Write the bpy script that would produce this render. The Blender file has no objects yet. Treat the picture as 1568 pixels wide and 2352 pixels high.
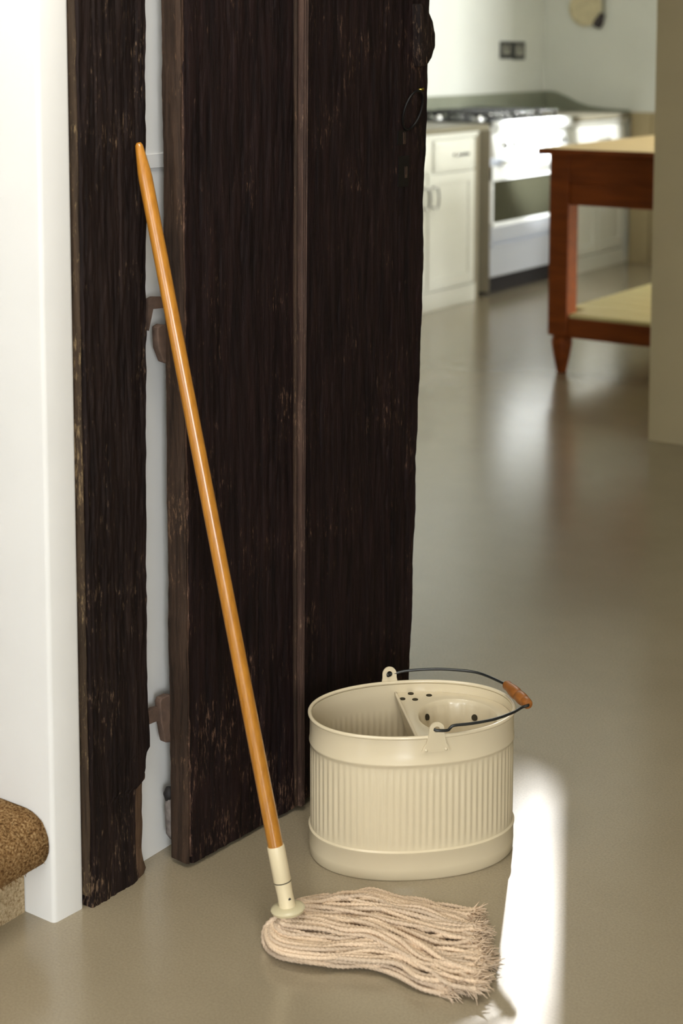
import bpy, bmesh, math, random
import numpy as np
from mathutils import Vector, noise
from math import sin, cos, pi, radians

# ------------------------------------------------------------------ camera, light, exposure
sc = bpy.context.scene
COL = sc.collection
F, YH, H = 3700.0, 100.0, 1.35            # focal length (px), horizon row, eye height (m)
PITCH, YAW, CX = radians(6), radians(35), 784.0
Y0 = YH + F * math.tan(PITCH)
cam_d = bpy.data.cameras.new('camera'); cam = bpy.data.objects.new('camera', cam_d); COL.objects.link(cam)
cam.location = (0, 0, H); cam.rotation_euler = (pi/2 - PITCH, 0, YAW)
cam_d.sensor_fit = 'AUTO'; cam_d.sensor_width = 36.0; cam_d.lens = F / 2352 * 36
cam_d.shift_y = -(1176 - Y0) / 2352
cam_d.clip_start = 0.05
cam_d.dof.use_dof = True; cam_d.dof.focus_distance = 2.72; cam_d.dof.aperture_fstop = 4.0
sc.camera = cam

w = bpy.data.worlds.new('world'); sc.world = w; w.use_nodes = True
w.node_tree.nodes['Background'].inputs[0].default_value = (0.80, 0.90, 1.0, 1)
w.node_tree.nodes['Background'].inputs[1].default_value = 1.0

SUN = Vector((0.433, -0.901, -0.585)).normalized()
sd = bpy.data.lights.new('sun', 'SUN'); sd.energy = 0.8; sd.angle = radians(1.4); sd.color = (1.0, 0.97, 0.92)
so = bpy.data.objects.new('sun', sd); COL.objects.link(so); so.rotation_euler = SUN.to_track_quat('-Z', 'Y').to_euler()
so.location = (-6, 14, 9)

def area(name, loc, direction, sx, sy, watts, col):
    d = bpy.data.lights.new(name, 'AREA'); d.shape = 'RECTANGLE'; d.size = sx; d.size_y = sy; d.energy = watts; d.color = col
    o = bpy.data.objects.new(name, d); COL.objects.link(o); o.location = loc
    o.rotation_euler = Vector(direction).to_track_quat('-Z', 'Y').to_euler()
    return o
# daylight in the openings of the hall window, the unseen back wall window and the kitchen window
area('hall_window_daylight', (2.19, -1.75, 1.45), (-1, 0, 0), 1.3, 1.5, 98, (0.965, 0.985, 1.0))
area('back_window_daylight', (-0.9, -2.49, 1.50), (0, 1, 0), 1.3, 1.3, 19, (0.98, 0.99, 0.99))
area('floor_left_fill', (-1.35, 1.42, 2.32), (0, 0, -1), 0.9, 0.45, 17, (1.0, 0.94, 0.84))  # added fill that lifts the floor by the stair, no known lamp
area('kitchen_window_daylight', (0.39, 6.40, 1.40), (-1, 0, 0), 0.9, 1.5, 220, (0.97, 1.0, 0.99))
def spot(name, loc, aim, watts, deg, blend):
    d = bpy.data.lights.new(name, 'SPOT'); d.energy = watts; d.spot_size = radians(deg); d.spot_blend = blend; d.shadow_soft_size = 0.04; d.color = (0.96, 0.99, 1.0)
    o = bpy.data.objects.new(name, d); COL.objects.link(o); o.location = loc
    o.rotation_euler = (Vector(aim) - o.location).to_track_quat('-Z', 'Y').to_euler()
# added spots brightening the range and corner cabinet fronts, not known fixtures
spot('range_fill_spot', (-2.85, 7.30, 2.28), (-4.25, 7.88, 0.92), 1250, 21, 0.55)
spot('range_fill_spot', (-2.85, 8.20, 2.28), (-4.25, 8.72, 0.88), 420, 17, 0.5)

sc.view_settings.view_transform = 'Standard'; sc.view_settings.look = 'None'
sc.view_settings.gamma = 1.0; sc.view_settings.use_curve_mapping = False
sc.view_settings.exposure = 0.35
sc.cycles.max_bounces = 8; sc.cycles.diffuse_bounces = 5; sc.cycles.glossy_bounces = 4
sc.cycles.sample_clamp_indirect = 6.0
sc.cycles.use_denoising = True

# ------------------------------------------------------------------ pixel -> place helpers
RY = np.array([[cos(YAW), -sin(YAW), 0], [sin(YAW), cos(YAW), 0], [0, 0, 1]])
EYE = np.array([0, 0, H])
def ray(x, y):
    dx = (x - CX) / F; dy = (y - Y0) / F
    return RY @ np.array([dx, cos(PITCH) - dy * sin(PITCH), -sin(PITCH) - dy * cos(PITCH)])
def onz(x, y, z=0.0): r = ray(x, y); return EYE + (z - H) / r[2] * r
def onx(x, y, X): r = ray(x, y); return EYE + X / r[0] * r
def ony(x, y, Y): r = ray(x, y); return EYE + Y / r[1] * r

# ------------------------------------------------------------------ object helpers
WORLD_OFF = {}
def empty(name, loc, label, cat, group=None):
    o = bpy.data.objects.new(name, None); COL.objects.link(o); o.location = loc
    o.empty_display_size = 0.05
    WORLD_OFF[o] = Vector(loc); tag(o, label, cat, group)
    return o
def tag(o, label=None, cat=None, group=None, kind=None):
    if label: o['label'] = label
    if cat: o['category'] = cat
    if group: o['group'] = group
    if kind: o['kind'] = kind
    return o
def build(name, geo, mat, parent=None, smooth=False, loc=None, label=None, kind=None, autosmooth=None):
    """geo = (verts, faces) in house coordinates"""
    vs, fs = geo
    off = WORLD_OFF[parent] if parent else Vector(loc if loc else (0, 0, 0))
    me = bpy.data.meshes.new(name)
    me.from_pydata([(v[0]-off[0], v[1]-off[1], v[2]-off[2]) for v in vs], [], fs)
    bm = bmesh.new(); bm.from_mesh(me); bmesh.ops.recalc_face_normals(bm, faces=bm.faces[:]); bm.to_mesh(me); bm.free()
    if smooth:
        me.polygons.foreach_set('use_smooth', [True] * len(me.polygons))
        if autosmooth: me.set_sharp_from_angle(angle=radians(autosmooth))
    me.materials.append(mat)
    o = bpy.data.objects.new(name, me); COL.objects.link(o)
    if parent: o.parent = parent
    else: o.location = off
    WORLD_OFF[o] = off
    if label: o['label'] = label
    if kind: o['kind'] = kind
    return o
def join(*gs):
    V, Fc = [], []
    for v, f in gs:
        n = len(V); V += [tuple(p) for p in v]; Fc += [tuple(i + n for i in q) for q in f]
    return V, Fc
def box(x0, x1, y0, y1, z0, z1, bev=0.0, seg=2):
    bm = bmesh.new(); bmesh.ops.create_cube(bm, size=1)
    for v in bm.verts:
        v.co = Vector(((x0+x1)/2 + v.co.x*(x1-x0), (y0+y1)/2 + v.co.y*(y1-y0), (z0+z1)/2 + v.co.z*(z1-z0)))
    if bev > 0: bmesh.ops.bevel(bm, geom=bm.edges[:], offset=bev, segments=seg, profile=0.5, affect='EDGES')
    bm.verts.index_update()
    g = ([tuple(v.co) for v in bm.verts], [tuple(v.index for v in f.verts) for f in bm.faces]); bm.free()
    return g
def loft(rings, cap=True, closed=True):
    n = len(rings[0]); V = [tuple(p) for r in rings for p in r]; Fc = []
    for i in range(len(rings) - 1):
        for j in range(n if closed else n - 1):
            k = (j + 1) % n
            Fc.append((i*n+j, i*n+k, (i+1)*n+k, (i+1)*n+j))
    if cap and closed:
        Fc.append(tuple(range(n))[::-1]); Fc.append(tuple((len(rings)-1)*n + j for j in range(n)))
    return V, Fc
def frames(pts):
    pts = [Vector(p) for p in pts]; T = []
    for i in range(len(pts)):
        a = pts[max(0, i-1)]; b = pts[min(len(pts)-1, i+1)]; T.append((b - a).normalized())
    up = Vector((0, 0, 1)) if abs(T[0].z) < .9 else Vector((1, 0, 0))
    n = (up - T[0]*up.dot(T[0])).normalized(); out = []
    for i, t in enumerate(T):
        n = (n - t*n.dot(t)).normalized(); out.append((pts[i], t, n, t.cross(n)))
    return out
def tube(pts, r, n=10, cap=True, lobes=0, amp=0.0, twist=0.0):
    rings = []; s = 0.0; fr = frames(pts)
    for i, (p, t, a, b) in enumerate(fr):
        rr = r[i] if isinstance(r, (list, tuple)) else r
        if i: s += (p - fr[i-1][0]).length
        ring = []
        for k in range(n):
            th = 2*pi*k/n
            q = rr * (1 + amp*cos(lobes*(th) )) if lobes else rr
            ph = th + twist*s
            ring.append(p + a*q*cos(ph) + b*q*sin(ph))
        rings.append(ring)
    return loft(rings, cap)
def lathe(axis_p, axis_d, prof, n=24):
    """prof: list of (distance along axis, radius)"""
    d = Vector(axis_d).normalized(); up = Vector((0, 0, 1)) if abs(d.z) < .9 else Vector((1, 0, 0))
    a = (up - d*up.dot(d)).normalized(); b = d.cross(a); p = Vector(axis_p)
    return loft([[p + d*t + a*r*cos(2*pi*k/n) + b*r*sin(2*pi*k/n) for k in range(n)] for t, r in prof])
def spline(P, m=8):
    P = [np.array(p, float) for p in P]; P = [2*P[0]-P[1]] + P + [2*P[-1]-P[-2]]; out = []
    for i in range(1, len(P)-2):
        a, b, c, d = P[i-1], P[i], P[i+1], P[i+2]
        for k in range(m):
            t = k/m
            out.append(.5*((2*b) + (c-a)*t + (2*a-5*b+4*c-d)*t*t + (-a+3*b-3*c+d)*t**3))
    out.append(P[-2]); return out
def interp(tab, z):
    tab = sorted(tab); zs = [t[0] for t in tab]; vs = [t[1] for t in tab]
    return float(np.interp(z, zs, vs))

# ------------------------------------------------------------------ materials
def new_mat(name):
    m = bpy.data.materials.new(name); m.use_nodes = True
    nt = m.node_tree; bs = nt.nodes['Principled BSDF']
    return m, nt, bs
def N(nt, t, **kw):
    n = nt.nodes.new(t)
    for k, v in kw.items():
        if k in n.inputs: n.inputs[k].default_value = v
        else: setattr(n, k, v)
    return n
def ramp(nt, src, stops):
    r = nt.nodes.new('ShaderNodeValToRGB'); nt.links.new(src, r.inputs[0])
    el = r.color_ramp.elements
    while len(el) < len(stops): el.new(0.5)
    for e, (p, c) in zip(el, stops): e.position = p; e.color = (c[0], c[1], c[2], 1) if len(c) == 3 else c
    return r.outputs[0]
def coords(nt, scale=(1, 1, 1)):
    tc = nt.nodes.new('ShaderNodeTexCoord'); mp = nt.nodes.new('ShaderNodeMapping'); mp.inputs['Scale'].default_value = scale
    nt.links.new(tc.outputs['Object'], mp.inputs['Vector']); return mp.outputs[0]
def mixc(nt, fac, a, b):
    m = nt.nodes.new('ShaderNodeMix'); m.data_type = 'RGBA'
    for v, i in ((fac, 0), (a, 6), (b, 7)):
        if isinstance(v, (int, float)): m.inputs[i].default_value = v
        elif isinstance(v, tuple): m.inputs[i].default_value = (*v, 1) if len(v) == 3 else v
        else: nt.links.new(v, m.inputs[i])
    return m.outputs[2]
def bump(nt, bs, h, strength, dist=0.01):
    b = N(nt, 'ShaderNodeBump', Strength=strength, Distance=dist); nt.links.new(h, b.inputs['Height']); nt.links.new(b.outputs[0], bs.inputs['Normal'])
def plain(name, col, rough=0.5, metal=0.0, spec=0.5, noise_amt=0.0, nscale=30, bumpv=0.0, coat=0.0):
    m, nt, bs = new_mat(name)
    bs.inputs['Base Color'].default_value = (*col, 1); bs.inputs['Roughness'].default_value = rough
    bs.inputs['Metallic'].default_value = metal; bs.inputs['Specular IOR Level'].default_value = spec
    bs.inputs['Coat Weight'].default_value = coat
    n = N(nt, 'ShaderNodeTexNoise', Scale=nscale, Detail=6.0); nt.links.new(coords(nt), n.inputs['Vector'])
    if noise_amt:
        c = ramp(nt, n.outputs[0], [(0.3, tuple(c*(1-noise_amt) for c in col)), (0.7, tuple(min(1, c*(1+noise_amt)) for c in col))])
        nt.links.new(c, bs.inputs['Base Color'])
    if bumpv: bump(nt, bs, n.outputs[0], bumpv, 0.004)
    return m

M = {}
M['wall'] = plain('white_plaster', (0.80, 0.80, 0.785), 0.75, spec=0.2, noise_amt=0.02, nscale=6, bumpv=0.12)
M['kwall'] = plain('kitchen_plaster', (0.71, 0.715, 0.66), 0.7, spec=0.2, noise_amt=0.02, nscale=5, bumpv=0.1)
M['beige'] = plain('beige_plaster', (0.47, 0.40, 0.25), 0.8, spec=0.15, noise_amt=0.03, nscale=5, bumpv=0.12)
M['ceil'] = plain('ceiling_paint', (0.78, 0.77, 0.72), 0.9, spec=0.1)
M['tan'] = plain('tan_band', (0.42, 0.34, 0.20), 0.7, spec=0.2, noise_amt=0.06, nscale=4)
M['upstand'] = plain('grey_green_upstand', (0.24, 0.25, 0.19), 0.4, noise_amt=0.05, nscale=10)

def floor_mat():
    m, nt, bs = new_mat('grey_poured_floor')
    v = coords(nt)
    n1 = N(nt, 'ShaderNodeTexNoise', Scale=2.2, Detail=6.0, Roughness=0.6); nt.links.new(v, n1.inputs['Vector'])
    n2 = N(nt, 'ShaderNodeTexNoise', Scale=260.0, Detail=3.0); nt.links.new(v, n2.inputs['Vector'])
    c1 = ramp(nt, n1.outputs[0], [(0.3, (0.300, 0.250, 0.168)), (0.7, (0.345, 0.291, 0.200))])
    c2 = ramp(nt, n2.outputs[0], [(0.3, (0.82, 0.82, 0.82)), (0.7, (1.15, 1.15, 1.15))])
    mm = nt.nodes.new('ShaderNodeMix'); mm.data_type = 'RGBA'; mm.blend_type = 'MULTIPLY'; mm.inputs[0].default_value = 0.55
    nt.links.new(c1, mm.inputs[6]); nt.links.new(c2, mm.inputs[7]); nt.links.new(mm.outputs[2], bs.inputs['Base Color'])
    r = N(nt, 'ShaderNodeMapRange'); r.inputs[3].default_value = 0.20; r.inputs[4].default_value = 0.27
    nt.links.new(n1.outputs[0], r.inputs[0]); nt.links.new(r.outputs[0], bs.inputs['Roughness'])
    bs.inputs['Specular IOR Level'].default_value = 0.3
    bs.inputs['Coat Weight'].default_value = 0.8; bs.inputs['Coat Roughness'].default_value = 0.20; bs.inputs['Coat IOR'].default_value = 1.42
    n3 = N(nt, 'ShaderNodeTexNoise', Scale=9.0, Detail=4.0); nt.links.new(v, n3.inputs['Vector'])
    bump(nt, bs, n3.outputs[0], 0.05, 0.01)
    return m
M['floor'] = floor_mat()

def old_wood(name, dark, mid, worn, worn_t=0.63, wear_low=True, rough=0.6):
    m, nt, bs = new_mat(name)
    v = coords(nt, (1, 1, 0.09)); vs = coords(nt, (1, 1, 0.22)); vi = coords(nt)
    n1 = N(nt, 'ShaderNodeTexNoise', Scale=70.0, Detail=8.0, Roughness=0.65, Distortion=0.4); nt.links.new(v, n1.inputs['Vector'])
    n2 = N(nt, 'ShaderNodeTexNoise', Scale=210.0, Detail=7.0, Roughness=0.75); nt.links.new(vs, n2.inputs['Vector'])
    n3 = N(nt, 'ShaderNodeTexNoise', Scale=7.0, Detail=4.0, Roughness=0.6); nt.links.new(vi, n3.inputs['Vector'])
    base = ramp(nt, n1.outputs[0], [(0.35, dark), (0.75, mid)])
    # worn flecks where the fine streaks and broad patches coincide
    mul = N(nt, 'ShaderNodeMath', operation='MULTIPLY'); nt.links.new(n2.outputs[0], mul.inputs[0])
    add = N(nt, 'ShaderNodeMath', operation='ADD'); add.inputs[1].default_value = 0.52; nt.links.new(n3.outputs[0], add.inputs[0])
    if wear_low:
        sx = nt.nodes.new('ShaderNodeSeparateXYZ'); nt.links.new(vi, sx.inputs[0])
        mr = N(nt, 'ShaderNodeMapRange'); mr.inputs[1].default_value = 0.0; mr.inputs[2].default_value = 0.55
        mr.inputs[3].default_value = 0.13; mr.inputs[4].default_value = 0.0
        nt.links.new(sx.outputs[2], mr.inputs[0])
        a2 = N(nt, 'ShaderNodeMath', operation='ADD'); nt.links.new(add.outputs[0], a2.inputs[0]); nt.links.new(mr.outputs[0], a2.inputs[1])
        nt.links.new(a2.outputs[0], mul.inputs[1])
    else: nt.links.new(add.outputs[0], mul.inputs[1])
    fac = ramp(nt, mul.outputs[0], [(worn_t, (0, 0, 0)), (worn_t + 0.13, (1, 1, 1))])
    col = mixc(nt, fac, base, worn)
    nt.links.new(col, bs.inputs['Base Color'])
    bs.inputs['Roughness'].default_value = rough; bs.inputs['Specular IOR Level'].default_value = 0.15
    bump(nt, bs, n1.outputs[0], 0.8, 0.006)
    return m
M['oldwood'] = old_wood('aged_black_oak', (0.0050, 0.0024, 0.0026), (0.022, 0.0105, 0.0098), (0.15, 0.085, 0.055), 0.64)
M['postwood'] = old_wood('aged_black_oak_post', (0.0068, 0.0038, 0.0036), (0.026, 0.015, 0.0125), (0.17, 0.11, 0.07), 0.625)
M['edgewood'] = old_wood('worn_oak_edge', (0.022, 0.014, 0.010), (0.07, 0.042, 0.028), (0.17, 0.10, 0.06), 0.60, False)
M['postedge'] = old_wood('worn_post_edge', (0.030, 0.020, 0.013), (0.085, 0.055, 0.034), (0.24, 0.17, 0.09), 0.56, False)
M['barewood'] = old_wood('bare_split_oak', (0.07, 0.042, 0.026), (0.17, 0.105, 0.065), (0.26, 0.18, 0.11), 0.62, False)
M['splinter'] = old_wood('splintered_oak', (0.030, 0.017, 0.012), (0.10, 0.055, 0.038), (0.24, 0.14, 0.10), 0.56, False)
M['mouldwood'] = old_wood('rubbed_moulding', (0.034, 0.020, 0.016), (0.11, 0.065, 0.048), (0.19, 0.12, 0.085), 0.60, False, 0.5)
M['iron'] = plain('black_iron', (0.012, 0.011, 0.011), 0.45, metal=0.6, noise_amt=0.2)
M['rust'] = plain('rusty_iron', (0.10, 0.062, 0.045), 0.8, noise_amt=0.3, nscale=60, bumpv=0.4)
M['mortar'] = plain('grey_mortar', (0.16, 0.14, 0.13), 0.9, spec=0.1, noise_amt=0.35, nscale=70, bumpv=0.6)
M['brass'] = plain('worn_brass', (0.35, 0.28, 0.06), 0.3, metal=1.0)

def pole_wood():
    m, nt, bs = new_mat('varnished_beech')
    v = coords(nt, (1, 1, 0.05)); n = N(nt, 'ShaderNodeTexNoise', Scale=160.0, Detail=5.0); nt.links.new(v, n.inputs['Vector'])
    nt.links.new(ramp(nt, n.outputs[0], [(0.3, (0.36, 0.142, 0.014)), (0.7, (0.50, 0.215, 0.026))]), bs.inputs['Base Color'])
    bs.inputs['Roughness'].default_value = 0.28; bs.inputs['Coat Weight'].default_value = 0.6; bs.inputs['Coat Roughness'].default_value = 0.12
    return m
M['pole'] = pole_wood()
def table_wood(name, a, b, rough):
    m, nt, bs = new_mat(name)
    v = coords(nt, (0.1, 1, 1)); n = N(nt, 'ShaderNodeTexNoise', Scale=40.0, Detail=6.0, Distortion=0.6); nt.links.new(v, n.inputs['Vector'])
    nt.links.new(ramp(nt, n.outputs[0], [(0.3, a), (0.7, b)]), bs.inputs['Base Color']); bs.inputs['Roughness'].default_value = rough; bs.inputs['Specular IOR Level'].default_value = 0.3
    return m
M['tabledark'] = table_wood('reddish_brown_pine', (0.15, 0.030, 0.0015), (0.23, 0.050, 0.003), 0.6)
M['tabletop'] = table_wood('scrubbed_pine_top', (0.40, 0.29, 0.14), (0.52, 0.39, 0.20), 0.5)
M['shelf'] = table_wood('pale_pine_shelf', (0.58, 0.50, 0.22), (0.72, 0.64, 0.33), 0.5)
M['cream'] = plain('cream_enamel', (0.69, 0.60, 0.425), 0.24, spec=0.5, noise_amt=0.015, nscale=12, coat=0.3)
M['creamplastic'] = plain('cream_plastic', (0.74, 0.64, 0.43), 0.35, spec=0.5)
M["capplastic"] = plain("yellowed_plastic_cap", (0.58, 0.52, 0.34), 0.3, spec=0.5)
M['bailwire'] = plain('black_wire', (0.012, 0.014, 0.014), 0.35, spec=0.6)
M['grip'] = table_wood('turned_wood_grip', (0.17, 0.055, 0.010), (0.34, 0.125, 0.028), 0.45)
M['hole'] = plain('dark_drain_opening', (0.05, 0.042, 0.025), 0.8, spec=0.1)
def yarn_mat():
    m, nt, bs = new_mat('cotton_yarn')
    n = N(nt, 'ShaderNodeTexNoise', Scale=420.0, Detail=4.0); nt.links.new(coords(nt), n.inputs['Vector'])
    oi = nt.nodes.new('ShaderNodeObjectInfo')
    c = ramp(nt, n.outputs[0], [(0.3, (0.60, 0.46, 0.335)), (0.7, (0.78, 0.625, 0.47))])
    c2 = ramp(nt, oi.outputs['Random'], [(0.0, (0.86, 0.86, 0.86)), (1.0, (1.12, 1.10, 1.06))])
    mm = nt.nodes.new('ShaderNodeMix'); mm.data_type = 'RGBA'; mm.blend_type = 'MULTIPLY'; mm.inputs[0].default_value = 1.0
    nt.links.new(c, mm.inputs[6]); nt.links.new(c2, mm.inputs[7]); nt.links.new(mm.outputs[2], bs.inputs['Base Color'])
    bs.inputs['Roughness'].default_value = 0.95; bs.inputs['Specular IOR Level'].default_value = 0.1
    bump(nt, bs, n.outputs[0], 0.5, 0.001)
    return m
M['yarn'] = yarn_mat()
def carpet_mat(name, a, b, c):
    m, nt, bs = new_mat(name)
    n = N(nt, 'ShaderNodeTexNoise', Scale=230.0, Detail=4.0, Roughness=0.7); nt.links.new(coords(nt), n.inputs['Vector'])
    nt.links.new(ramp(nt, n.outputs[0], [(0.34, a), (0.5, b), (0.66, c)]), bs.inputs['Base Color'])
    bs.inputs['Roughness'].default_value = 1.0; bs.inputs['Specular IOR Level'].default_value = 0.05
    bump(nt, bs, n.outputs[0], 1.0, 0.006)
    return m
M['carpet'] = carpet_mat('brown_sisal', (0.085, 0.038, 0.012), (0.30, 0.17, 0.07), (0.55, 0.38, 0.19))
M['carpet2'] = carpet_mat('pale_sisal', (0.33, 0.22, 0.11), (0.55, 0.42, 0.25), (0.72, 0.58, 0.38))
M['cab'] = plain('offwhite_cabinet_paint', (0.70, 0.69, 0.62), 0.4, noise_amt=0.01)
M['worktop'] = plain('grey_worktop', (0.20, 0.18, 0.13), 0.3, noise_amt=0.1, nscale=80)
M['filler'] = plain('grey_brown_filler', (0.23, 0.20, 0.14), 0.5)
M['steel'] = plain('brushed_steel', (0.66, 0.69, 0.76), 0.32, metal=0.55)
M['glosswhite'] = plain('glossy_white', (0.86, 0.87, 0.86), 0.15, spec=0.6)  # plain glossy white for oven door, handle, control panel and hob edge
M['ovenglass'] = plain('smoked_oven_glass', (0.040, 0.040, 0.026), 0.15, spec=0.5)
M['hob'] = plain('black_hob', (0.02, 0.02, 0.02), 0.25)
M['chrome'] = plain('chrome', (0.9, 0.9, 0.9), 0.08, metal=1.0)
M['plinth'] = plain('black_plinth', (0.008, 0.006, 0.006), 0.7)
M['plate'] = plain('pale_stoneware', (0.60, 0.52, 0.33), 0.5, noise_amt=0.12, nscale=25)
M['greyrod'] = plain('grey_green_rod', (0.30, 0.30, 0.23), 0.6)
M['darkhead'] = plain('dark_brush_head', (0.06, 0.05, 0.05), 0.8, noise_amt=0.2, nscale=60)
M['socket'] = plain('socket_steel', (0.42, 0.41, 0.37), 0.3, metal=0.7)
M['sockdark'] = plain('socket_black', (0.03, 0.03, 0.03), 0.4)

# ------------------------------------------------------------------ the setting
ZC = 2.35
def struct(name, geo, mat, **k):
    o = build(name, geo, mat, kind='structure', **k); return o
struct('floor', box(-5.0, 2.4, -2.6, 9.35, -0.12, 0.0), M['floor'])
# left wall block: white corner beside the stair, set back behind the door
plan = [(-1.714, 1.676), (-1.709, 1.737), (-4.85, 1.737), (-4.85, 1.676)]
def prism(plan, z0, z1):
    n = len(plan); V = [(x, y, z0) for x, y in plan] + [(x, y, z1) for x, y in plan]
    return V, [tuple(range(n))[::-1], tuple(range(n, 2*n))] + [(i, (i+1) % n, n+(i+1) % n, n+i) for i in range(n)]
def bevel_geo(g, off, seg=3, vertical_only=True):
    bm = bmesh.new(); vs = [bm.verts.new(v) for v in g[0]]
    for f in g[1]: bm.faces.new([vs[i] for i in f])
    ed = [e for e in bm.edges if not vertical_only or abs(e.verts[0].co.z - e.verts[1].co.z) > 1.0]
    bmesh.ops.bevel(bm, geom=ed, offset=off, segments=seg, profile=0.5, affect='EDGES'); bm.verts.index_update()
    r = ([tuple(v.co) for v in bm.verts], [tuple(v.index for v in f.verts) for f in bm.faces]); bm.free(); return r
struct('wall_left', bevel_geo(prism(plan, 0.0, ZC), 0.007), M['wall'], smooth=True, autosmooth=35)
struct('wall_behind_door', box(-4.85, -1.730, 1.737, 2.47, 0, ZC), M['wall'])
zr0, zr1 = float(onx(362, 386, -1.727)[2]), float(onx(362, 352, -1.727)[2])
struct('trim_4', box(-1.730, -1.7265, 1.742, 2.46, zr0, zr1, .001, 1), M['wall'])
struct('wall_stair', box(-5.0, -1.72, 0.70, 0.80, 0, ZC), M['wall'])
struct('wall_stair_end', box(-5.0, -4.85, 0.80, 1.676, 0, ZC), M['wall'])
# hall side wall towards the camera's left, back wall with a window, right wall with a window
def wall_hole_x(x0, x1, y0, y1, hy0, hy1, hz0, hz1, zt=ZC):
    return join(box(x0, x1, y0, hy0, 0, zt), box(x0, x1, hy1, y1, 0, zt), box(x0, x1, hy0, hy1, 0, hz0), box(x0, x1, hy0, hy1, hz1, zt))
def wall_hole_y(y0, y1, x0, x1, hx0, hx1, hz0, hz1, zt=ZC):
    return join(box(x0, hx0, y0, y1, 0, zt), box(hx1, x1, y0, y1, 0, zt), box(hx0, hx1, y0, y1, 0, hz0), box(hx0, hx1, y0, y1, hz1, zt))
struct('wall_hall_left', box(-1.84, -1.72, -2.6, 0.70, 0, ZC), M['wall'])
struct('wall_back', wall_hole_y(-2.62, -2.5, -1.84, 2.4, -1.55, -0.25, 0.85, 2.15), M['wall'])
struct('wall_hall_right', wall_hole_x(2.2, 2.32, -2.6, 5.03, -2.40, -1.10, 0.7, 2.2), M['beige'])
struct('wall_right', box(-2.24, 2.32, 5.03, 5.19, 0, ZC), M['beige'])
struct('wall_kitchen_right', wall_hole_x(0.40, 0.52, 5.19, 7.55, 5.95, 6.85, 0.65, 2.15), M['kwall'])
struct('light_block_front', box(-2.0, 0.40, 5.19, 5.85, 0, ZC), M['kwall'])  # added unseen block keeping window light off the floor by the opening
struct('light_block_return', box(-2.55, 0.52, 7.55, 9.35, 0, ZC), M['kwall'])  # unseen stub, shaped to cut off window light along the left wall
struct('wall_kitchen_left', box(-4.99, -4.85, 2.47, 9.35, 0, ZC), M['kwall'])
YB = 9.17
struct('wall_kitchen_back', box(-4.85, -2.55, YB, 9.35, 0, ZC), M['kwall'])
# ceiling with a hole under an added, unseen slit box that shapes the sun beam
LX0, LX1, LY0, LY1 = -3.75, -2.30, 5.10, 6.32
struct('ceiling', join(box(-5.0, LX0, -2.62, 9.35, ZC, ZC+.12), box(LX1, 2.4, -2.62, 9.35, ZC, ZC+.12),
       box(LX0, LX1, -2.62, LY0, ZC, ZC+.12), box(LX0, LX1, LY1, 9.35, ZC, ZC+.12)), M['ceil'])
WX0, WX1 = -3.240, -3.152
struct('sun_slit_box', join(box(LX0-.06, LX0, LY0-.06, LY1+.06, ZC, 3.2), box(LX1, LX1+.06, LY0-.06, LY1+.06, ZC, 3.2),
       box(LX0, LX1, LY0-.06, LY0, ZC, 3.2), box(LX0-.06, LX1+.06, LY0-.06, LY1+.06, 3.2, 3.26),
       box(LX0, WX0, LY1, LY1+.06, ZC, 3.2), box(WX1, LX1, LY1, LY1+.06, ZC, 3.2)), M['ceil'])
# upstands along the worktops, and a band of tan strips on the low back wall
CF = -4.25                                 # front plane of the kitchen units
struct('trim_1', box(-4.85, -4.825, 5.6, YB, 0.93, 1.05, 0.004), M['upstand'])
sw = [(-4.825, 0.93), (-4.825, 1.05), (-4.80, 1.052), (-4.75, 1.045), (-4.68, 1.02), (-4.60, 0.985), (-4.52, 0.962), (-4.40, 0.950), (-4.25, 0.945), (-4.25, 0.93)]
struct('trim_2', loft([[(x, YB-.025, z) for x, z in sw], [(x, YB, z) for x, z in sw]]), M['upstand'])
tb = struct('trim_3', box(-4.24, -2.55, YB-.012, YB, 0.0, 0.93), M['tan'])
for i in range(12):
    y = -4.23 + i*0.14
    build('tan_strip', box(y, y+.134, YB-.024, YB-.012, 0.0, 0.92, 0.003, 1), M['tan'], tb)

# ------------------------------------------------------------------ staircase (lowest steps show at the left)
st = empty('staircase', (-1.76, 1.25, 0), 'carpeted staircase with rounded brown sisal nosing beside the white wall corner', 'staircase')
def step_geo(x0, z0, z1, run):
    # bullnose tread, section in x-z, extruded along y
    sec = []
    for k in range(13):
        a = -pi/2 + pi*k/12
        sec.append((x0 + 0.042*cos(a)*1.15, z1 - 0.047 + 0.047*sin(a)))
    sec = [(x0-run, z1-.094)] + sec + [(x0-run, z1)]
    ys = np.linspace(0.81, 1.674, 40); rings = []
    for y in ys:
        r = []
        for (x, z) in sec:
            nn = noise.noise(Vector((x*60, y*60, z*60)))*.0025
            r.append((x + nn, y, z + nn))
        rings.append(r)
    return loft(rings)
for i in range(4):
    zb, zt = i*0.172, (i+1)*0.172
    xr = -1.776 - i*0.235
    s_ = build('riser', box(xr-.22, xr, 0.81, 1.674, zb, zt-.085), M['carpet2'], st, label='pale sisal riser' if i == 0 else None)
    build('tread', step_geo(xr+.008, zb, zt, 0.24), M['carpet'], st, smooth=True, label='brown sisal rounded tread' if i == 0 else None)
rng = random.Random(4)
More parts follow.
